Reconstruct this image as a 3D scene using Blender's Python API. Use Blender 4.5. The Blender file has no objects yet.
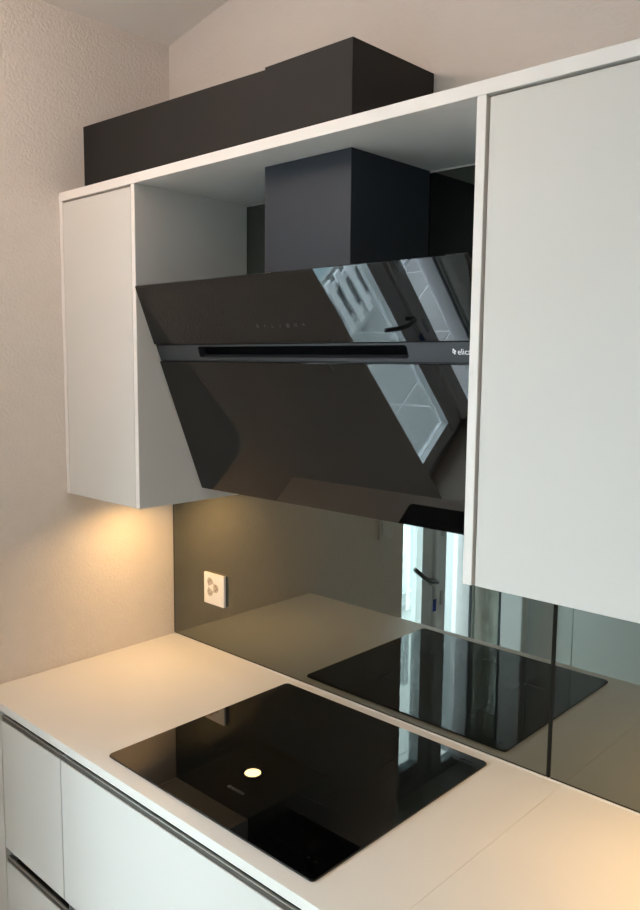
import bpy, bmesh, math
from mathutils import Vector, Matrix

# ------------------------------------------------------------------ camera, world, light
scene = bpy.context.scene
COL = scene.collection
ZC = 0.92                       # worktop height above the floor; z below is measured from the worktop
F_PX = 799.29
YAW, PITCH, ROLL = math.radians(43.0319), math.radians(-6.6949), math.radians(0.5175)
CAM = Vector((1.905, -1.405, 0.8155 + ZC))

fw = Vector((-math.sin(YAW) * math.cos(PITCH), math.cos(YAW) * math.cos(PITCH), math.sin(PITCH)))
rt0 = Vector((math.cos(YAW), math.sin(YAW), 0)); up0 = rt0.cross(fw)
rt = rt0 * math.cos(ROLL) + up0 * math.sin(ROLL)
up = -rt0 * math.sin(ROLL) + up0 * math.cos(ROLL)
cam_data = bpy.data.cameras.new('camera'); cam = bpy.data.objects.new('camera', cam_data); COL.objects.link(cam)
m3 = Matrix((rt, up, -fw)).transposed()
cam.matrix_world = Matrix.Translation(CAM) @ m3.to_4x4()
cam_data.sensor_fit = 'VERTICAL'; cam_data.sensor_height = 36.0; cam_data.lens = F_PX * 36.0 / 910.0
cam_data.clip_start = 0.02
scene.camera = cam

world = bpy.data.worlds.new('overcast_sky'); scene.world = world; world.use_nodes = True
bg = world.node_tree.nodes['Background']
bg.inputs['Color'].default_value = (0.80, 0.93, 1.03, 1); bg.inputs['Strength'].default_value = 17.5

vs = scene.view_settings
vs.view_transform = 'Standard'; vs.look = 'None'; vs.gamma = 1.0; vs.use_curve_mapping = False
vs.exposure = 0.25

def portal(name, loc, rot, sx, sy):
    L = bpy.data.lights.new(name, 'AREA'); L.shape = 'RECTANGLE'; L.size = sx; L.size_y = sy
    L.cycles.is_portal = True
    o = bpy.data.objects.new(name, L); COL.objects.link(o); o.location = loc; o.rotation_euler = rot
DOOR_Y0, DOOR_Y1, DOOR_TOP, FRAME_X = -1.13, -2.02, 1.28, -0.26
portal('balcony_door_portal', (-0.36, (DOOR_Y0 + DOOR_Y1) / 2, (DOOR_TOP - 0.9) / 2 + ZC), (0, math.radians(-90), 0), 2.25, 0.98)
portal('terrace_window_portal', (1.30, -2.98, 0.325 + ZC), (math.radians(90), 0, 0), 0.44, 1.85)

# ------------------------------------------------------------------ materials
def mat(name, color, rough=0.5, metal=0.0, spec=0.5, ior=1.5, noise=None, bump=None, coat=0.0):
    m = bpy.data.materials.new(name); m.use_nodes = True
    nt = m.node_tree; b = nt.nodes['Principled BSDF']
    b.inputs['Base Color'].default_value = (*color, 1); b.inputs['Roughness'].default_value = rough
    b.inputs['Metallic'].default_value = metal; b.inputs['Specular IOR Level'].default_value = spec
    b.inputs['IOR'].default_value = ior; b.inputs['Coat Weight'].default_value = coat
    tc = nt.nodes.new('ShaderNodeTexCoord')
    if noise:
        sc, amt = noise
        n = nt.nodes.new('ShaderNodeTexNoise'); n.inputs['Scale'].default_value = sc; n.inputs['Detail'].default_value = 4
        nt.links.new(tc.outputs['Object'], n.inputs['Vector'])
        mx = nt.nodes.new('ShaderNodeMix'); mx.data_type = 'RGBA'
        mx.inputs['A'].default_value = (*[c * (1 - amt) for c in color], 1)
        mx.inputs['B'].default_value = (*[min(1, c * (1 + amt)) for c in color], 1)
        nt.links.new(n.outputs['Fac'], mx.inputs['Factor']); nt.links.new(mx.outputs['Result'], b.inputs['Base Color'])
    if bump:
        sc, st, dist = bump
        n2 = nt.nodes.new('ShaderNodeTexNoise'); n2.inputs['Scale'].default_value = sc; n2.inputs['Detail'].default_value = 5
        n2.inputs['Roughness'].default_value = 0.55
        nt.links.new(tc.outputs['Object'], n2.inputs['Vector'])
        bp = nt.nodes.new('ShaderNodeBump'); bp.inputs['Strength'].default_value = st; bp.inputs['Distance'].default_value = dist
        nt.links.new(n2.outputs['Fac'], bp.inputs['Height']); nt.links.new(bp.outputs['Normal'], b.inputs['Normal'])
    return m

def emit(name, color, strength):
    m = bpy.data.materials.new(name); m.use_nodes = True; nt = m.node_tree
    b = nt.nodes['Principled BSDF']; b.inputs['Base Color'].default_value = (*color, 1)
    b.inputs['Emission Color'].default_value = (*color, 1); b.inputs['Emission Strength'].default_value = strength
    return m

def clear_glass(name):
    m = bpy.data.materials.new(name); m.use_nodes = True; nt = m.node_tree
    nt.nodes.remove(nt.nodes['Principled BSDF'])
    out = nt.nodes['Material Output']
    tr = nt.nodes.new('ShaderNodeBsdfTransparent'); tr.inputs['Color'].default_value = (0.93, 0.97, 0.96, 1)
    gl = nt.nodes.new('ShaderNodeBsdfGlossy'); gl.inputs['Roughness'].default_value = 0.0
    lw = nt.nodes.new('ShaderNodeLayerWeight'); lw.inputs['Blend'].default_value = 0.5
    pw = nt.nodes.new('ShaderNodeMath'); pw.operation = 'POWER'; pw.inputs[1].default_value = 5.0
    fr = nt.nodes.new('ShaderNodeMath'); fr.operation = 'MULTIPLY_ADD'; fr.inputs[1].default_value = 0.9; fr.inputs[2].default_value = 0.035
    nt.links.new(lw.outputs['Facing'], pw.inputs[0]); nt.links.new(pw.outputs[0], fr.inputs[0])
    mx = nt.nodes.new('ShaderNodeMixShader')
    nt.links.new(fr.outputs[0], mx.inputs['Fac']); nt.links.new(tr.outputs[0], mx.inputs[1]); nt.links.new(gl.outputs[0], mx.inputs[2])
    nt.links.new(mx.outputs[0], out.inputs['Surface'])
    return m

M = dict(
    plaster=mat('rough_plaster', (0.83, 0.755, 0.695), 0.9, spec=0.2, noise=(30, 0.03), bump=(130, 0.5, 0.0055)),
    plaster_fine=mat('fine_plaster', (0.70, 0.63, 0.58), 0.9, spec=0.2, noise=(20, 0.02), bump=(110, 0.35, 0.005)),
    whitepaint=mat('cool_white_paint', (0.80, 0.84, 0.85), 0.85, spec=0.2, noise=(20, 0.02), bump=(140, 0.1, 0.002)),
    ceiling=mat('white_ceiling_paint', (0.94, 0.88, 0.83), 0.9, spec=0.2, noise=(15, 0.015), bump=(200, 0.15, 0.002)),
    floor=mat('brown_floor', (0.30, 0.22, 0.155), 0.45, noise=(6, 0.12)),
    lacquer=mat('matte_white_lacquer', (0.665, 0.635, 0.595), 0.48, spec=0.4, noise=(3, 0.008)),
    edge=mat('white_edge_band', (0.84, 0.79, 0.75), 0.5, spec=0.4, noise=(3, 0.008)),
    inside=mat('cabinet_carcass', (0.70, 0.69, 0.66), 0.6, noise=(3, 0.008)),
    worktop=mat('matte_stone_worktop', (0.75, 0.715, 0.665), 0.42, spec=0.4, noise=(9, 0.02)),
    ductblack=mat('matte_black_paint', (0.014, 0.0125, 0.012), 0.62, spec=0.3, noise=(200, 0.04), bump=(300, 0.05, 0.001)),
    blackmetal=mat('black_powder_coat', (0.020, 0.027, 0.038), 0.5, spec=0.35, noise=(200, 0.04), bump=(500, 0.04, 0.001)),
    blackglass=mat('black_glass', (0.003, 0.003, 0.0032), 0.012, spec=0.5, ior=1.55, noise=(5, 0.01)),
    hobglass=mat('black_ceramic_glass', (0.0012, 0.0012, 0.0014), 0.012, spec=0.5, ior=1.46, noise=(5, 0.01)),
    band=mat('dark_grey_metal', (0.042, 0.045, 0.051), 0.45, metal=0.3, noise=(80, 0.03)),
    slot=mat('black_slot_lining', (0.002, 0.002, 0.0024), 0.8, spec=0.05, noise=(80, 0.03)),
    mirror=mat('grey_tinted_mirror', (0.205, 0.219, 0.197), 0.0, metal=1.0, noise=(1, 0.002)),
    mirroredge=mat('dark_glass_edge', (0.012, 0.012, 0.010), 0.7, spec=0.1, noise=(40, 0.05)),
    sealant=mat('white_sealant', (0.72, 0.70, 0.66), 0.6, noise=(60, 0.03)),
    alu=mat('bronze_grey_aluminium', (0.085, 0.075, 0.064), 0.5, metal=0.4, noise=(60, 0.04)),
    alulip=mat('bright_aluminium_lip', (0.60, 0.58, 0.54), 0.35, metal=0.8, noise=(60, 0.03)),
    socket=mat('white_plastic', (0.84, 0.80, 0.76), 0.35, noise=(40, 0.01)),
    socketin=mat('beige_plastic_recess', (0.50, 0.43, 0.36), 0.5, noise=(40, 0.02)),
    hole=mat('dark_hole', (0.02, 0.018, 0.016), 0.7, noise=(40, 0.05)),
    print_white=mat('white_print', (0.85, 0.86, 0.88), 0.5, noise=(40, 0.01)),
    print_grey=mat('grey_print', (0.10, 0.10, 0.105), 0.5, noise=(40, 0.01)),
    print_dim=mat('dim_print', (0.008, 0.008, 0.0085), 0.7, spec=0.05, noise=(40, 0.01)),
    frame=mat('grey_white_door_frame', (0.68, 0.69, 0.70), 0.4, noise=(10, 0.02)),
    framew=mat('white_door_frame', (0.75, 0.76, 0.77), 0.4, noise=(10, 0.01)),
    seal=mat('dark_rubber_gasket', (0.05, 0.06, 0.075), 0.6, noise=(40, 0.05)),
    steel=mat('brushed_steel', (0.55, 0.56, 0.58), 0.3, metal=1.0, noise=(60, 0.04)),
    darkhandle=mat('dark_handle_metal', (0.05, 0.05, 0.05), 0.35, metal=0.5, noise=(60, 0.04)),
    bluetag=mat('blue_plastic', (0.03, 0.06, 0.35), 0.4, noise=(40, 0.02)),
    concrete=mat('grey_concrete_slab', (0.34, 0.345, 0.34), 0.85, noise=(25, 0.08), bump=(90, 0.2, 0.003)),
    extwall=mat('exterior_render', (0.42, 0.46, 0.47), 0.9, noise=(40, 0.06), bump=(120, 0.5, 0.006)),
    slat=mat('white_painted_slat', (0.78, 0.79, 0.80), 0.5, noise=(12, 0.02)),
    ground=mat('distant_ground', (0.19, 0.24, 0.255), 0.95, noise=(0.6, 0.3)),
    glass=clear_glass('window_glass'),
    lampwarm=emit('warm_led_disc', (1.0, 0.78, 0.45), 14.0),
    lampdome=emit('warm_ceiling_diffuser', (1.0, 0.83, 0.72), 27.0),
)

# ------------------------------------------------------------------ helpers (z relative to the worktop)
def bm_box(bm, x0, x1, y0, y1, z0, z1, bev=0.0, seg=1):
    vs_ = [bm.verts.new((x, y, z)) for x in (x0, x1) for y in (y0, y1) for z in (z0, z1)]
    fs = [(0, 1, 3, 2), (4, 6, 7, 5), (0, 4, 5, 1), (2, 3, 7, 6), (0, 2, 6, 4), (1, 5, 7, 3)]
    faces = [bm.faces.new([vs_[i] for i in f]) for f in fs]
    if bev > 0:
        es = list({e for f in faces for e in f.edges})
        bmesh.ops.bevel(bm, geom=es, offset=bev, segments=seg, affect='EDGES', profile=0.5)

def bm_hexa(bm, pts):
    """pts: 8 corners, order as bm_box"""
    v = [bm.verts.new(p) for p in pts]
    for f in [(0, 1, 3, 2), (4, 6, 7, 5), (0, 4, 5, 1), (2, 3, 7, 6), (0, 2, 6, 4), (1, 5, 7, 3)]:
        bm.faces.new([v[i] for i in f])

def bm_prism(bm, pts, off):
    """closed outline pts (3D list) extruded by vector off"""
    off = Vector(off)
    a = [bm.verts.new(p) for p in pts]; b = [bm.verts.new(Vector(p) + off) for p in pts]
    n = len(a)
    bm.faces.new(a); bm.faces.new(list(reversed(b)))
    for i in range(n):
        bm.faces.new([a[i], b[i], b[(i + 1) % n], a[(i + 1) % n]])

def bm_tube(bm, path, r, n=10):
    path = [Vector(p) for p in path]; rings = []
    for i, p in enumerate(path):
        d = (path[min(i + 1, len(path) - 1)] - path[max(i - 1, 0)]).normalized()
        ref = Vector((0, 0, 1)) if abs(d.z) < 0.9 else Vector((1, 0, 0))
        u = d.cross(ref).normalized(); w = d.cross(u)
        rings.append([bm.verts.new(p + r * (math.cos(2 * math.pi * k / n) * u + math.sin(2 * math.pi * k / n) * w)) for k in range(n)])
    for i in range(len(rings) - 1):
        for k in range(n):
            bm.faces.new([rings[i][k], rings[i][(k + 1) % n], rings[i + 1][(k + 1) % n], rings[i + 1][k]])
    bm.faces.new(rings[0]); bm.faces.new(list(reversed(rings[-1])))

def bm_disc(bm, c, r0, z0, z1, r1=None, n=32):
    """upright lathe slab at c=(x,y): radius r0 at z0, r1 at z1"""
    r1 = r0 if r1 is None else r1
    a = [bm.verts.new((c[0] + r0 * math.cos(2 * math.pi * k / n), c[1] + r0 * math.sin(2 * math.pi * k / n), z0)) for k in range(n)]
    b = [bm.verts.new((c[0] + r1 * math.cos(2 * math.pi * k / n), c[1] + r1 * math.sin(2 * math.pi * k / n), z1)) for k in range(n)]
    bm.faces.new(list(reversed(a))); bm.faces.new(b)
    for k in range(n):
        bm.faces.new([a[k], a[(k + 1) % n], b[(k + 1) % n], b[k]])

def bm_ring(bm, c, ri, ro, z0, z1, n=36):
    def ring(r, z): return [bm.verts.new((c[0] + r * math.cos(2 * math.pi * k / n), c[1] + r * math.sin(2 * math.pi * k / n), z)) for k in range(n)]
    A, B, C_, D = ring(ri, z0), ring(ro, z0), ring(ro, z1), ring(ri, z1)
    for P, Q in ((A, B), (B, C_), (C_, D), (D, A)):
        for k in range(n):
            bm.faces.new([P[k], P[(k + 1) % n], Q[(k + 1) % n], Q[k]])

def rounded_rect(x0, x1, y0, y1, r, seg=6):
    pts = []
    for cx, cy, a0 in ((x1 - r, y1 - r, 0), (x0 + r, y1 - r, 90), (x0 + r, y0 + r, 180), (x1 - r, y0 + r, 270)):
        for k in range(seg + 1):
            a = math.radians(a0 + 90 * k / seg); pts.append((cx + r * math.cos(a), cy + r * math.sin(a)))
    return pts

def obj(name, bm, material, parent=None, smooth=False, label=None):
    """link ONE mesh object; bm in world x,y and worktop-relative z"""
    bmesh.ops.recalc_face_normals(bm, faces=bm.faces)
    if parent is not None:
        bx_, by_, bz_ = world_base(parent)
        bmesh.ops.translate(bm, verts=bm.verts, vec=Vector((0, 0, ZC)) - Vector((bx_, by_, bz_)))
        loc = (0, 0, 0)
    else:
        xs = [v.co for v in bm.verts]
        lo = Vector((min(c.x for c in xs), min(c.y for c in xs), min(c.z for c in xs)))
        hi = Vector((max(c.x for c in xs), max(c.y for c in xs), max(c.z for c in xs)))
        base = Vector(((lo.x + hi.x) / 2, (lo.y + hi.y) / 2, lo.z))
        bmesh.ops.translate(bm, verts=bm.verts, vec=-base)
        loc = base + Vector((0, 0, ZC))
    me = bpy.data.meshes.new(name); bm.to_mesh(me); bm.free()
    if smooth:
        for p in me.polygons: p.use_smooth = True
    me.materials.append(M[material])
    o = bpy.data.objects.new(name, me); COL.objects.link(o); o.location = loc
    o['wb'] = list(world_base(parent)) if parent is not None else list(loc)
    if parent is not None: o.parent = parent
    if label: o['label'] = label
    return o

def world_base(o): return tuple(o['wb'])

def box(name, material, parent, *d, bev=0.0, seg=1, label=None):
    bm = bmesh.new(); bm_box(bm, *d, bev=bev, seg=seg)
    return obj(name, bm, material, parent, label=label)

def thing(name, label, cat, loc, group=None, kind=None):
    o = bpy.data.objects.new(name, None); COL.objects.link(o)
    o.empty_display_size = 0.05
    o.location = (loc[0], loc[1], loc[2] + ZC); o['wb'] = list(o.location)
    return tag(o, label, cat, group, kind)

def tag(o, label=None, cat=None, group=None, kind=None):
    if label: o['label'] = label
    if cat: o['category'] = cat
    if group: o['group'] = group
    if kind: o['kind'] = kind
    return o

def text_bm(txt, size, xdir, ydir, origin, depth=0.0003, align='LEFT'):
    """lettering as thin solid mesh standing on plane (xdir, ydir)"""
    cu = bpy.data.curves.new('lettering', 'FONT'); cu.body = txt; cu.size = size; cu.align_x = align; cu.extrude = depth / 2
    cu.resolution_u = 3
    to = bpy.data.objects.new('lettering', cu); COL.objects.link(to)
    dg = bpy.context.evaluated_depsgraph_get(); dg.update()
    me = bpy.data.meshes.new_from_object(to.evaluated_get(dg))
    bpy.data.objects.remove(to); bpy.data.curves.remove(cu)
    bm = bmesh.new(); bm.from_mesh(me); bpy.data.meshes.remove(me)
    xd, yd = Vector(xdir).normalized(), Vector(ydir).normalized(); nd = xd.cross(yd); og = Vector(origin)
    for v in bm.verts:
        v.co = og + xd * v.co.x + yd * v.co.y + nd * v.co.z
    return bm

# ------------------------------------------------------------------ room shell
FZ = -ZC
CEIL0, CEILS = 1.678, 0.197
RX, RY = 3.6, -2.73
def ceil_z(x): return CEIL0 + CEILS * x
# floor
box('floor', 'floor', None, -0.32, RX, RY, 0.1, FZ - 0.1, FZ)
tag(bpy.data.objects['floor'], 'plain brown kitchen floor in front of the cabinets', 'floor', kind='structure')
# ceiling (slopes up to the right)
bm = bmesh.new()
bm_prism(bm, [(-0.32, RY - 0.3, ceil_z(-0.32)), (RX + 0.1, RY - 0.3, ceil_z(RX + 0.1)), (RX + 0.1, RY - 0.3, ceil_z(RX + 0.1) + 0.1), (-0.32, RY - 0.3, ceil_z(-0.32) + 0.1)], (0, -RY + 0.4, 0))
tag(obj('ceiling', bm, 'ceiling'), 'pale sloping ceiling above the kitchen corner', 'ceiling', kind='structure')
# back wall
bm = bmesh.new()
bm_prism(bm, [(-0.32, 0.006, FZ), (RX, 0.006, FZ), (RX, 0.006, ceil_z(RX) + 0.02), (-0.32, 0.006, ceil_z(-0.32) + 0.02)], (0, 0.094, 0))
tag(obj('wall_back', bm, 'plaster_fine'), 'beige plastered wall behind the range hood and cabinets', 'wall', kind='structure')
# left wall with the balcony-door opening
bm = bmesh.new()
bm_box(bm, -0.32, 0, DOOR_Y0, 0.006, FZ, CEIL0 + 0.01)
bm_box(bm, -0.32, 0, RY, DOOR_Y1, FZ, CEIL0 + 0.01)
bm_box(bm, -0.32, 0, DOOR_Y1, DOOR_Y0, DOOR_TOP, CEIL0 + 0.01)
tag(obj('wall_left', bm, 'plaster'), 'rough beige plastered wall at the left of the kitchen', 'wall', kind='structure')
# rear wall with a terrace window far to the right
WX0, WX1, WZ0, WZ1 = 1.08, 1.52, -0.60, 1.25
bm = bmesh.new()
yy0, yy1 = RY - 0.2, RY
bm_box(bm, -0.32, WX0, yy0, yy1, FZ, ceil_z(0) + 0.35)
bm_box(bm, WX1, RX, yy0, yy1, FZ, ceil_z(RX) + 0.02)
bm_box(bm, WX0, WX1, yy0, yy1, FZ, WZ0)
bm_box(bm, WX0, WX1, yy0, yy1, WZ1, ceil_z(WX1) - 0.02)
tag(obj('wall_rear', bm, 'whitepaint'), 'cool white wall of the room opposite the kitchen run', 'wall', kind='structure')
box('wall_right', 'plaster_fine', None, RX, RX + 0.1, RY - 0.2, 0.1, FZ, ceil_z(RX) + 0.02)
tag(bpy.data.objects['wall_right'], 'beige wall closing the room on the right', 'wall', kind='structure')
# terrace window
w = thing('window_1', 'tall white framed terrace window opposite the kitchen run', 'window', (1.30, RY - 0.12, WZ0), kind='structure')
for a in ((WX0, WX0 + .07, WZ0, WZ1), (WX1 - .07, WX1, WZ0, WZ1), (WX0 + .07, WX1 - .07, WZ0, WZ0 + .07), (WX0 + .07, WX1 - .07, WZ1 - .07, WZ1), (WX0 + .07, WX1 - .07, -.03, .03)):
    box('window_frame', 'framew', w, a[0], a[1], RY - 0.15, RY - 0.09, a[2], a[3], bev=0.004)
for a in ((WZ0 + .07, -.03), (.03, WZ1 - .07)):
    box('pane', 'glass', w, WX0 + .07, WX1 - .07, RY - 0.123, RY - 0.117, a[0], a[1])

# ------------------------------------------------------------------ balcony door in the left wall
d = thing('door_1', 'grey framed glazed balcony door with one leaf standing open', 'door', (FRAME_X, (DOOR_Y0 + DOOR_Y1) / 2, FZ), kind='structure')
fx0, fx1 = FRAME_X - 0.06, FRAME_X
box('door_frame', 'frame', d, fx0, fx1 - .01, DOOR_Y0 - 0.05, DOOR_Y0, FZ, DOOR_TOP, bev=0.004)
box('door_frame', 'frame', d, fx0, fx1 - .01, DOOR_Y1, DOOR_Y1 + 0.04, FZ, DOOR_TOP, bev=0.004)
box('door_frame', 'frame', d, fx0, fx1 - .01, DOOR_Y1 + 0.04, DOOR_Y0 - 0.05, DOOR_TOP - 0.06, DOOR_TOP, bev=0.004)
box('threshold', 'steel', d, fx0, fx1 - .01, DOOR_Y1 + 0.04, DOOR_Y0 - 0.05, FZ, FZ + 0.03, bev=0.004)
# closed leaf
cl_y0, cl_y1 = DOOR_Y0 - 0.055, -1.72
lb, lt = FZ + 0.035, DOOR_TOP - 0.065
leaf = bmesh.new()
bm_box(leaf, fx0, fx1, cl_y0 - 0.08, cl_y0, lb, lt, bev=0.005)
bm_box(leaf, fx0, fx1, cl_y1, cl_y1 + 0.09, lb, lt, bev=0.005)
bm_box(leaf, fx0, fx1, cl_y1 + 0.09, cl_y0 - 0.08, lb, lb + 0.075, bev=0.005)
bm_box(leaf, fx0, fx1, cl_y1 + 0.09, cl_y0 - 0.08, lt - 0.08, lt, bev=0.005)
lf = obj('door_leaf', leaf, 'frame', d)
box('pane', 'glass', lf, fx0 + .026, fx0 + .032, cl_y1 + 0.09, cl_y0 - 0.08, lb + 0.075, lt - 0.08)
bm = bmesh.new()
for a in ((cl_y1 + .085, cl_y1 + .093, lb + .07, lt - .07), (cl_y0 - .088, cl_y0 - .08, lb + .07, lt - .07)):
    bm_box(bm, fx1 - .004, fx1 + .002, a[0], a[1], a[2], a[3])
bm_box(bm, fx1 - .004, fx1 + .002, cl_y1 + .093, cl_y0 - .088, lb + .068, lb + .076)
obj('glazing_bead', bm, 'framew', lf)
box('astragal', 'framew', lf, fx0, fx1 + 0.02, cl_y1 - 0.085, cl_y1 - 0.002, lb, lt, bev=0.006)
bm = bmesh.new(); bm_tube(bm, [(fx1, -1.695, -.225), (fx1 + .04, -1.695, -.225), (fx1 + .054, -1.68, -.222), (fx1 + .056, -1.62, -.205), (fx1 + .056, -1.56, -.17), (fx1 + .052, -1.50, -.125)], .010)
obj('door_handle', bm, 'darkhandle', lf, smooth=True)
bm = bmesh.new()
for z in (-.32, .02, .18, .45): bm_box(bm, fx1 + .019, fx1 + .027, -1.772, -1.752, z - .035, z + .035, bev=.002)
obj('lock_plate', bm, 'steel', lf)
# open leaf, turned into the room
oy0, oy1 = DOOR_Y1 + 0.045, DOOR_Y1 + 0.10
ox0, ox1 = FRAME_X, 0.115
leaf = bmesh.new()
bm_box(leaf, ox0, ox0 + 0.085, oy0, oy1, lb, lt, bev=0.005)
bm_box(leaf, ox1 - 0.12, ox1, oy0, oy1, lb, lt, bev=0.005)
bm_box(leaf, ox0 + 0.085, ox1 - 0.12, oy0, oy1, lb, lb + 0.09, bev=0.005)
bm_box(leaf, ox0 + 0.085, ox1 - 0.12, oy0, oy1, lt - 0.09, lt, bev=0.005)
lf2 = obj('door_leaf', leaf, 'framew', d)
box('pane', 'glass', lf2, ox0 + .085, ox1 - .12, oy0 + .024, oy0 + .03, lb + .09, lt - .09)
bm = bmesh.new()
bm_box(bm, ox0 + .083, ox0 + .093, oy1 - .004, oy1 + .002, lb + .08, lt - .08); bm_box(bm, ox1 - .128, ox1 - .118, oy1 - .004, oy1 + .002, lb + .08, lt - .08)
obj('gasket', bm, 'seal', lf2)
# key with tag hanging at the closed leaf
k = thing('key_tag', 'small blue key tag hanging from the balcony door lock', 'key tag', (fx1 + .034, -1.69, -.37))
box('tag', 'bluetag', k, fx1 + .031, fx1 + .037, -1.703, -1.677, -.37, -.31, bev=.002)
bm = bmesh.new(); bm_tube(bm, [(fx1 + .034, -1.69, -.312), (fx1 + .034, -1.69, -.26), (fx1 + .012, -1.69, -.245), (fx1 - .002, -1.69, -.245)], .0025, 6)
obj('key', bm, 'steel', k)

# ------------------------------------------------------------------ balcony outside
bf = thing('balcony_floor', 'grey concrete slab floor of the balcony outside', 'floor', (-0.9, -1.8, FZ - .06), kind='structure')
bed = bmesh.new(); bm_box(bed, -1.55, -.32, -4.3, .6, FZ - .16, FZ - .024); obj('slab_bed', bed, 'slat', bf)
bmp = None
for i in range(3):
    for j in range(8):
        x1_ = -.325 - i * .41; y1_ = .58 - j * .61
        box('slab', 'concrete', bf, x1_ - .402, x1_, y1_ - .602, y1_, FZ - .05, FZ - .02, bev=.004)
r = thing('balcony_railing', 'white vertical slat railing along the balcony edge', 'railing', (-1.42, -1.6, FZ - .02))
box('balustrade_panel', 'concrete', r, -1.47, -1.445, -2.88, .42, FZ + .04, -.5)
for y in [-2.86 + .107 * i for i in range(30)]:
    box('slat', 'slat', r, -1.405, -1.385, y, y + .055, FZ + .04, -.5, bev=.003)
box('rail', 'slat', r, -1.43, -1.407, -2.9, .42, FZ + .07, FZ + .12, bev=.003)
box('rail', 'slat', r, -1.43, -1.407, -2.9, .42, -.6, -.55, bev=.003)
for y in (-2.92, -1.2, .4): box('post', 'steel', r, -1.444, -1.432, y - .02, y + .02, FZ - .02, -.49, bev=.003)
r = thing('balcony_rail_bars', 'tall grey post with low horizontal bars at the far balcony edge', 'railing', (-1.4, -3.6, FZ - .02))
for z in (FZ + .0, FZ + .08): 
    bm = bmesh.new(); bm_tube(bm, [(-1.42, -2.95, z + .02), (-1.42, -4.25, z + .02)], .014, 8); obj('bar', bm, 'steel', r, smooth=True)
box('tall_post', 'frame', r, -1.45, -1.40, -3.085, -3.04, FZ - .02, 1.5)
for y in (-3.0, -4.2): box('post', 'steel', r, -1.45, -1.425, y - .02, y + .02, FZ - .02, FZ + .14)
box('wall_exterior', 'extwall', None, -.82, -.325, -2.85, -2.6, FZ - .02, 1.6)
tag(bpy.data.objects['wall_exterior'], 'pale rendered wing wall standing on the balcony', 'wall', kind='structure')
box('ground', 'ground', None, -60, 60, -60, 60, -6.1, -6.0)
tag(bpy.data.objects['ground'], 'pale ground far below the balcony', 'ground', kind='structure')

# ------------------------------------------------------------------ mirrored backsplash
MTOP = 1.2045
def mirror_panel(x0, x1, label):
    p = thing('mirror_backsplash', label, 'backsplash', ((x0 + x1) / 2, .003, .004))
    box('mirror_sheet', 'mirror', p, x0, x1, 0.0, .0035, .004, MTOP)
    box('backing', 'mirroredge', p, x0 - .0004, x1 + .0004, .0036, .0058, .0038, MTOP)
    bm = bmesh.new()
    bm_box(bm, x0 - .0018, x0, -.0006, .0035, .004, MTOP); bm_box(bm, x1, x1 + .0012, -.0006, .0035, .004, MTOP)
    bm_box(bm, x0, x1, -.0006, .0035, .0022, .0042)
    obj('ground_edge', bm, 'mirroredge', p)
mirror_panel(.0035, 1.2140, 'wide grey tinted mirror panel behind the hood and hob')
mirror_panel(1.2225, 2.35, 'grey tinted mirror panel under the right wall cabinet')
bm = bmesh.new(); bm_box(bm, 1.2154, 1.2205, -.0012, .0055, .0024, MTOP, bev=.0004)
tag(obj('mirror_joint_strip', bm, 'mirroredge'), 'thin dark vertical joint strip between the two mirror panels', 'joint strip')
box('sealant_strip', 'sealant', None, .002, 2.35, -.004, .0055, 0.0001, .0021)
tag(bpy.data.objects['sealant_strip'], 'thin white sealant line between worktop and mirror', 'sealant')

# ------------------------------------------------------------------ worktop and base units
WF = -.590                      # front of the worktop
SEAM = 1.2495
def worktop(x0, x1, label):
    bm = bmesh.new(); bm_box(bm, x0, x1, WF, .004, -.020, 0, bev=.0004)
    tag(obj('worktop', bm, 'worktop'), label, 'worktop', 'worktop slabs')
worktop(.001, SEAM - .00012, 'long pale matte worktop slab carrying the black hob')
worktop(SEAM + .00012, 2.6, 'pale worktop slab right of the fine seam, under right cabinet')

def channel(x0, x1, zt, zb, parent):
    """recessed grip profile between two fronts"""
    bm = bmesh.new()
    bm_box(bm, x0, x1, WF + .038, WF + .040, zb - .012, zt)
    bm_box(bm, x0, x1, WF + .010, WF + .038, zb - .012, zb - .0102)
    p = obj('grip_profile', bm, 'alu', parent)
    bm = bmesh.new(); bm_box(bm, x0, x1, WF + .005, WF + .0098, zb - .010, zb + .0085)
    lp = obj('profile_front', bm, 'alu', p)
    box('lip', 'alulip', p, x0, x1, WF + .005, WF + .0098, zb + .0087, zb + .0105)
    box('end_cap', 'lacquer', p, x0, x0 + .002, WF + .012, WF + .038, zb - .010, zt)

def base_unit(x0, x1, label):
    u = thing('base_cabinet', label, 'cabinet', ((x0 + x1) / 2, -.3, FZ), 'base cabinets under the worktop')
    zt = -.0205
    box('body', 'inside', u, x0 + .0005, x1 - .0005, WF + .042, -.01, -.79, zt)
    box('plinth', 'alu', u, x0 + .0005, x1 - .0005, WF + .06, WF + .076, FZ, -.791)
    channel(x0 + .0005, x1 - .0005, zt, -.043, u)
    channel(x0 + .0005, x1 - .0005, -.372, -.404, u)
    box('drawer_front', 'lacquer', u, x0 + .0015, x1 - .0015, WF + .001, WF + .0045, -.368, -.0435, bev=.0006)
    box('drawer_front', 'lacquer', u, x0 + .0015, x1 - .0015, WF + .001, WF + .0045, -.785, -.4045, bev=.0006)
f = thing('filler_panel', 'narrow white filler panel between the wall and base cabinets', 'filler panel', (.066, WF, FZ))
box('filler', 'lacquer', f, .001, .1045, WF + .001, WF + .02, -.785, -.0205, bev=.001)
box('filler_side', 'lacquer', f, .0885, .1045, WF + .021, WF + .5, -.785, -.0205)
box('plinth', 'alu', f, .001, .1045, WF + .06, WF + .076, FZ, -.791)
base_unit(.107, .385, 'narrow white base cabinet with two drawers beside the filler panel')
base_unit(.385, 1.16, 'wide white base cabinet with drawers below the hob')
base_unit(1.16, 1.86, 'white base cabinet with drawers right of the hob')
base_unit(1.86, 2.6, 'rightmost white base cabinet with drawers under the worktop')

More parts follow.
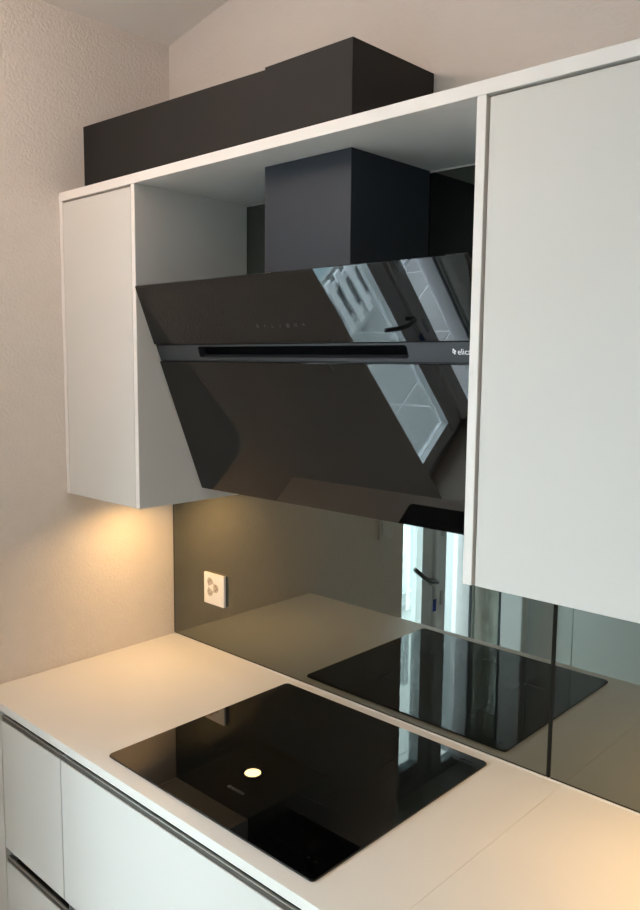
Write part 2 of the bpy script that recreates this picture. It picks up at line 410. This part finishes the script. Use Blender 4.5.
# ------------------------------------------------------------------ hob
HX0, HX1, HY0, HY1 = .518, 1.103, -.554, -.034
h = thing('induction_hob', 'black glass induction hob lying flush on the pale worktop', 'hob', ((HX0 + HX1) / 2, (HY0 + HY1) / 2, 0))
bm = bmesh.new()
bm_prism(bm, [(x, y, .0002) for x, y in rounded_rect(HX0, HX1, HY0, HY1, .008)], (0, 0, .0038))
top = [e for e in bm.edges if all(abs(v.co.z - .004) < 1e-6 for v in e.verts)]
bmesh.ops.bevel(bm, geom=top, offset=.0012, segments=2, affect='EDGES')
plate = obj('glass_plate', bm, 'hobglass', h)
ZP = .00405
for cx, cy in ((.665, -.165), (.665, -.385), (.955, -.165), (.955, -.385)):
    bm = bmesh.new()
    L_, W_ = .055, .0003
    bm_box(bm, cx - L_, cx + L_, cy - W_, cy + W_, ZP, ZP + .00004); bm_box(bm, cx - W_, cx + W_, cy - L_, cy - W_, ZP, ZP + .00004); bm_box(bm, cx - W_, cx + W_, cy + W_, cy + L_, ZP, ZP + .00004)
    obj('zone_mark', bm, 'print_dim', h)
obj('lettering', text_bm('BOSCH', .0105, (1, 0, 0), (0, 1, 0), (.801, -.4645, ZP + .0001), .0001), 'print_grey', h)
bm = bmesh.new(); bm_ring(bm, (.794, -.4608), .0032, .0042, ZP, ZP + .0001)
bm_box(bm, .7915, .7965, -.4611, -.4605, ZP, ZP + .0001); bm_box(bm, .7922, .7928, -.4628, -.4588, ZP, ZP + .0001); bm_box(bm, .7952, .7958, -.4628, -.4588, ZP, ZP + .0001)
obj('emblem', bm, 'print_grey', h)
bm = bmesh.new()
for i in range(9):
    x = .93 + i * .018
    bm_ring(bm, (x, -.515), .0021, .0025, ZP, ZP + .00005, 14)
obj('touch_controls', bm, 'print_dim', h)
bm = bmesh.new()
for i in range(5): bm_box(bm, 1.052 + i * .006, 1.056 + i * .006, -.060, -.056, ZP, ZP + .00005)
obj('rating_print', bm, 'print_dim', h)

# ------------------------------------------------------------------ wall cabinets, top board
CD, ZB, ZU, ZT = .3397, .465, 1.209, 1.2304
def wall_cabinet(x0, x1, xl, xr, label, doors, divided=()):
    """xl/xr: side panel thickness at each side; doors list of (x0,x1)"""
    c = thing('wall_cabinet', label, 'cabinet', ((x0 + x1) / 2, -.17, ZB), 'white wall cabinets beside the hood')
    yb = -.001
    box('side_panel', 'edge', c, x0, x0 + xl, -CD, yb, ZB, ZU - .0003, bev=.0008)
    box('side_panel', 'edge', c, x1 - xr, x1, -CD, yb, ZB, ZU - .0003, bev=.0008)
    box('bottom_panel', 'inside', c, x0 + xl, x1 - xr, -CD + .022, yb, ZB + .002, ZB + .018)
    box('back_panel', 'inside', c, x0 + xl, x1 - xr, yb - .008, yb - .001, ZB + .018, ZU - .001)
    for a, b in doors:
        box('cabinet_door', 'lacquer', c, a, b, -CD + .0004, -CD + .020, ZB + .0005, ZU - .0055, bev=.0008)
    return c
wall_cabinet(.0008, .3315, .014, .0145, 'narrow white wall cabinet in the corner left of the hood', [(.0165, .3155)])
wall_cabinet(1.2237, 2.20, .0165, .0165, 'large white wall cabinet right of the hood', [(1.2465, 1.715), (1.719, 2.18)])
box('top_board', 'edge', None, .0008, 2.20, -CD, .005, ZU, ZT, bev=.0008)
tag(bpy.data.objects['top_board'], 'long white board spanning over both wall cabinets and hood niche', 'board')

# ------------------------------------------------------------------ range hood
HA = Vector((0, -.3437, .9805)); HB = Vector((0, -.1555, .4966))
HL = (HB - HA).length; HS = (HB - HA).normalized(); HN = Vector((0, -.93203, -.36238)).normalized()
GX0, GX1 = .333, 1.215
def HP(x, s, n): return Vector((x, 0, 0)) + HA + HS * s + HN * n
def hood_box(bm, x0, x1, s0, s1, n0, n1):
    bm_hexa(bm, [HP(x, s, n) for x in (x0, x1) for s in (s0, s1) for n in (n0, n1)])
hd = thing('range_hood', 'slanted black glass range hood between the white wall cabinets', 'range hood', (.774, 0, .4966))
def hood_part(name, material, *d, bev=0.0, parent=None):
    bm = bmesh.new(); hood_box(bm, *d)
    if bev: bmesh.ops.bevel(bm, geom=bm.edges[:], offset=bev, segments=2, affect='EDGES')
    return obj(name, bm, material, parent or hd)
hood_part('upper_glass', 'blackglass', GX0, GX1, 0, .1395, -.008, 0, bev=.0008)
hood_part('lower_glass', 'blackglass', GX0, GX1, .1815, HL, -.008, 0, bev=.0008)
# control band with a recessed air slot
bm = bmesh.new()
SL0, SL1, SS0, SS1 = .488, 1.064, .1465, .1715
N0, N1 = -.014, -.002
bx0, bx1 = GX0 + .004, GX1 - .002
loop_in = []
rr = .006
for cx, cs, a0 in ((SL1 - rr, SS1 - rr, 0), (SL0 + rr, SS1 - rr, 90), (SL0 + rr, SS0 + rr, 180), (SL1 - rr, SS0 + rr, 270)):
    for k_ in range(5):
        a = math.radians(a0 + 22.5 * k_); loop_in.append((cx + rr * math.cos(a), cs + rr * math.sin(a)))
loop_out = [(bx1, .1803)] * 5 + [(bx0, .1803)] * 5 + [(bx0, .1407)] * 5 + [(bx1, .1407)] * 5
vi = [bm.verts.new(HP(x, s, N1)) for x, s in loop_in]; vd = [bm.verts.new(HP(x, s, N1 - .02)) for x, s in loop_in]
co = [bm.verts.new(HP(x, s, N1)) for x, s in ((bx1, .1803), (bx0, .1803), (bx0, .1407), (bx1, .1407))]
cb = [bm.verts.new(HP(x, s, N1 - .012)) for x, s in ((bx1, .1803), (bx0, .1803), (bx0, .1407), (bx1, .1407))]
n_ = len(vi)
for i in range(n_):
    j = (i + 1) % n_; a, b = co[i // 5], co[j // 5]
    if a is b: bm.faces.new([vi[i], vi[j], a])
    else: bm.faces.new([vi[i], vi[j], b, a])
    bm.faces.new([vi[i], vi[j], vd[j], vd[i]])
for i in range(4): bm.faces.new([co[i], co[(i + 1) % 4], cb[(i + 1) % 4], cb[i]])
band = obj('control_band', bm, 'band', hd)
hood_part('air_slot', 'slot', SL0 - .004, SL1 + .004, SS0 - .002, SS1 + .002, N1 - .024, N1 - .0195, parent=band)
hood_part('trim_line', 'slot', bx0, bx1, .1405, .1418, N1, N1 + .001, parent=band)
hood_part('trim_line', 'slot', bx0, bx1, .1782, .1789, N1, N1 + .0006, parent=band)
# body behind the glass
bm = bmesh.new()
P1, P2 = HP(0, .012, -.0275), HP(0, HL - .008, -.0275)
bm_prism(bm, [(GX0 + .012, P1.y, P1.z), (GX0 + .012, P2.y, P2.z), (GX0 + .012, -.0015, P2.z), (GX0 + .012, -.0015, .90), (GX0 + .012, -.25, .955)], (GX1 - GX0 - .024, 0, 0))
obj('hood_body', bm, 'blackmetal', hd)
# chimney
KX0, KX1, KD = .6652, .8998, .2504
box('chimney', 'blackmetal', hd, KX0, KX1, -KD, -.0015, .95, ZU - .0006, bev=.0008)
# touch icons on the upper glass
def icon(x, kind):
    bm = bmesh.new(); s = .1045; w = .0007
    def seg(x0, s0, x1, s1):
        dx, ds = x1 - x0, s1 - s0; l = math.hypot(dx, ds); ux, us = -ds / l * w / 2, dx / l * w / 2
        bm_hexa(bm, [HP(a, b, n) for a, b in ((x0 + ux, s0 + us), (x0 - ux, s0 - us)) for n in (.00005, .00025) for _ in (0,)] + [HP(a, b, n) for a, b in ((x1 + ux, s1 + us), (x1 - ux, s1 - us)) for n in (.00005, .00025)])
    for g in kind: seg(x + g[0] * .004, s + g[1] * .004, x + g[2] * .004, s + g[3] * .004)
    obj('touch_icon', bm, 'print_grey', hd)
icons = [[(-.6, -1, .6, -1), (.6, -1, .6, .2), (-.6, -1, -.6, .2), (-.6, .2, .6, .2), (0, .2, 0, 1)], [(-.6, .3, 0, -1), (0, -1, .6, .3)],
         [(0, -1, -.7, .6), (-.7, .6, .7, .6)], [(-.6, -.8, .4, 0), (.4, 0, -.6, .8)], [(-.7, -.9, .7, -.9), (.7, -.9, .7, .8), (.7, .8, -.7, .8), (-.7, .8, -.7, -.9), (-.7, 0, .7, 0)], [(-.7, -.7, .7, -.7), (.7, -.7, .7, .7), (-.7, -.7, -.7, .7)], [(-.7, .2, 0, -.8), (0, -.8, .7, .2)]]
for i, ic in enumerate(icons): icon(.705 + i * .0215, ic)
# maker's lettering on the band
obj('lettering', text_bm('elica', .0148, (1, 0, 0), -HS, HP(1.1655, .1640, N1 + .0004), .0003), 'print_white', band)
bm = bmesh.new()
for dx, ds, r_ in ((0, 0, .0019), (.0026, .0026, .0019), (-.0016, .004, .0014), (.0012, .0062, .0019)):
    pts = [HP(1.1585 + dx + r_ * math.cos(t * math.pi / 6), .1555 + ds + r_ * math.sin(t * math.pi / 6), N1 + .0002) for t in range(12)]
    bm_prism(bm, pts, HN * .0003)
obj('emblem', bm, 'print_white', band)
# two unlit lamps in the hood's underside
for x in (.50, 1.05):
    bm = bmesh.new(); bm_disc(bm, (x, -.09), .024, P2.z - .003, P2.z, n=24); obj('hood_lamp', bm, 'socketin', hd)

# ------------------------------------------------------------------ duct boxes on top of the board
dk = thing('duct_cover', 'black boxed extraction duct lying on top of the white board', 'duct', (.45, -.12, ZT))
box('duct_riser', 'ductblack', dk, KX0, KX1, -KD, .004, ZT + .0004, 1.4022, bev=.0008)
bm = bmesh.new()
zb_ = ZT + .0004
bm_hexa(bm, [(.0006, -.2655, zb_), (.0006, -.2655, 1.4062), (.0006, .004, zb_), (.0006, .004, 1.4062),
             (KX0 - .0004, -.2475, zb_), (KX0 - .0004, -.2475, 1.3985), (KX0 - .0004, .004, zb_), (KX0 - .0004, .004, 1.3985)])
obj('lateral_duct', bm, 'ductblack', dk)

# ------------------------------------------------------------------ triple socket on the mirror
sk = thing('wall_socket', 'white triple power socket mounted on the mirror near the corner', 'socket', (.199, 0, .131))
bm = bmesh.new(); bm_box(bm, .1555, .2425, -.010, -.0008, .131, .2205, bev=.002, seg=2)
obj('cover_plate', bm, 'socket', sk)
cx, cz = .191, .181
for ang in (118, -2, 242):
    ca, sa = math.cos(math.radians(ang)), math.sin(math.radians(ang))
    ctr = (cx + .0175 * ca, cz + .0175 * sa)
    prof = []
    for (u, v) in ((-.010, -.0125), (-.010, .0125), (.004, .0115), (.010, .006), (.012, 0), (.010, -.006), (.004, -.0115)):
        prof.append((ctr[0] + u * ca - v * sa, -.0102, ctr[1] + u * sa + v * ca))
    bm = bmesh.new(); bm_prism(bm, prof, (0, -.0004, 0))
    s_ = obj('socket_insert', bm, 'socketin', sk)
    bm = bmesh.new()
    for (u, v) in ((0, -.006), (0, .006), (.004, 0)):
        hx, hz = ctr[0] + u * ca - v * sa, ctr[1] + u * sa + v * ca
        bm_prism(bm, [(hx + .0017 * math.cos(t * math.pi / 4), -.0107, hz + .0017 * math.sin(t * math.pi / 4)) for t in range(8)], (0, -.0003, 0))
    obj('pin_hole', bm, 'hole', s_)
# tall cabinet on the opposite side (seen in the mirror)
tcab = thing('tall_cabinet', 'tall white two-door cabinet standing opposite, reflected in the right mirror panel', 'cabinet', (.54, -2.35, FZ))
box('body', 'inside', tcab, .07, .96, -2.70, -2.071, FZ + .08, 1.2)
box('plinth', 'alu', tcab, .08, .95, -2.69, -2.11, FZ, FZ + .079)
for z0, z1 in ((FZ + .082, .298), (.302, 1.198)): [box('cabinet_door', 'whitepaint', tcab, a, b, -2.07, -2.05, z0, z1, bev=.001) for a, b in ((.071, .303), (.307, .959))]
# light switch on the left wall (seen in the mirror)
ls = thing('light_switch', 'white light switch on the left wall beside the balcony door', 'switch', (0, -1.01, .13))
box('switch_plate', 'socket', ls, .001, .010, -1.055, -.965, .13, .22, bev=.002)
box('rocker', 'socket', ls, .0105, .014, -1.04, -.98, .145, .205, bev=.0015)

# ------------------------------------------------------------------ lamps
def cabinet_spot(x, y, label, power):
    s = thing('cabinet_spotlight', label, 'lamp', (x, y, ZB - .002), 'round spotlights under the wall cabinets')
    bm = bmesh.new(); bm_ring(bm, (x, y), .026, .033, ZB - .004, ZB + .0018); obj('trim_ring', bm, 'steel', s)
    bm = bmesh.new(); bm_disc(bm, (x, y), .0255, ZB - .002, ZB + .001, n=32); obj('led_disc', bm, 'lampwarm', s)
    L = bpy.data.lights.new('cabinet_spot_light', 'AREA'); L.shape = 'DISK'; L.size = .05; L.energy = power; L.spread = math.radians(150); L.color = (1.0, .61, .245)
    lo = bpy.data.objects.new('cabinet_spot_light', L); COL.objects.link(lo); lo.parent = s; lo.location = (0, 0, -.003)
cabinet_spot(.160, -.172, 'lit warm spotlight under the narrow corner cabinet', .86)
cabinet_spot(1.56, -.172, 'lit warm spotlight under the large right cabinet', 1.18)
# ceiling lamp of the room
LX, LY, LZ, LR = 0.42, -1.25, 1.56, .11
cl = thing('pendant_lamp', 'warm globe pendant lamp hanging near the balcony door', 'lamp', (LX, LY, LZ - LR))
bm = bmesh.new(); bmesh.ops.create_uvsphere(bm, u_segments=32, v_segments=16, radius=LR)
bmesh.ops.translate(bm, verts=bm.verts, vec=(LX, LY, LZ)); obj('globe', bm, 'lampdome', cl, smooth=True)
bm = bmesh.new(); bm_tube(bm, [(LX, LY, LZ + LR - .002), (LX, LY, ceil_z(LX) - .02)], .004, 8); obj('cord', bm, 'darkhandle', cl)
bm = bmesh.new(); bm_disc(bm, (LX, LY), .05, ceil_z(LX) - .035, ceil_z(LX) - .012, .06, n=24); obj('ceiling_rose', bm, 'framew', cl)

for o in list(bpy.data.objects):
    if 'wb' in o: del o['wb']
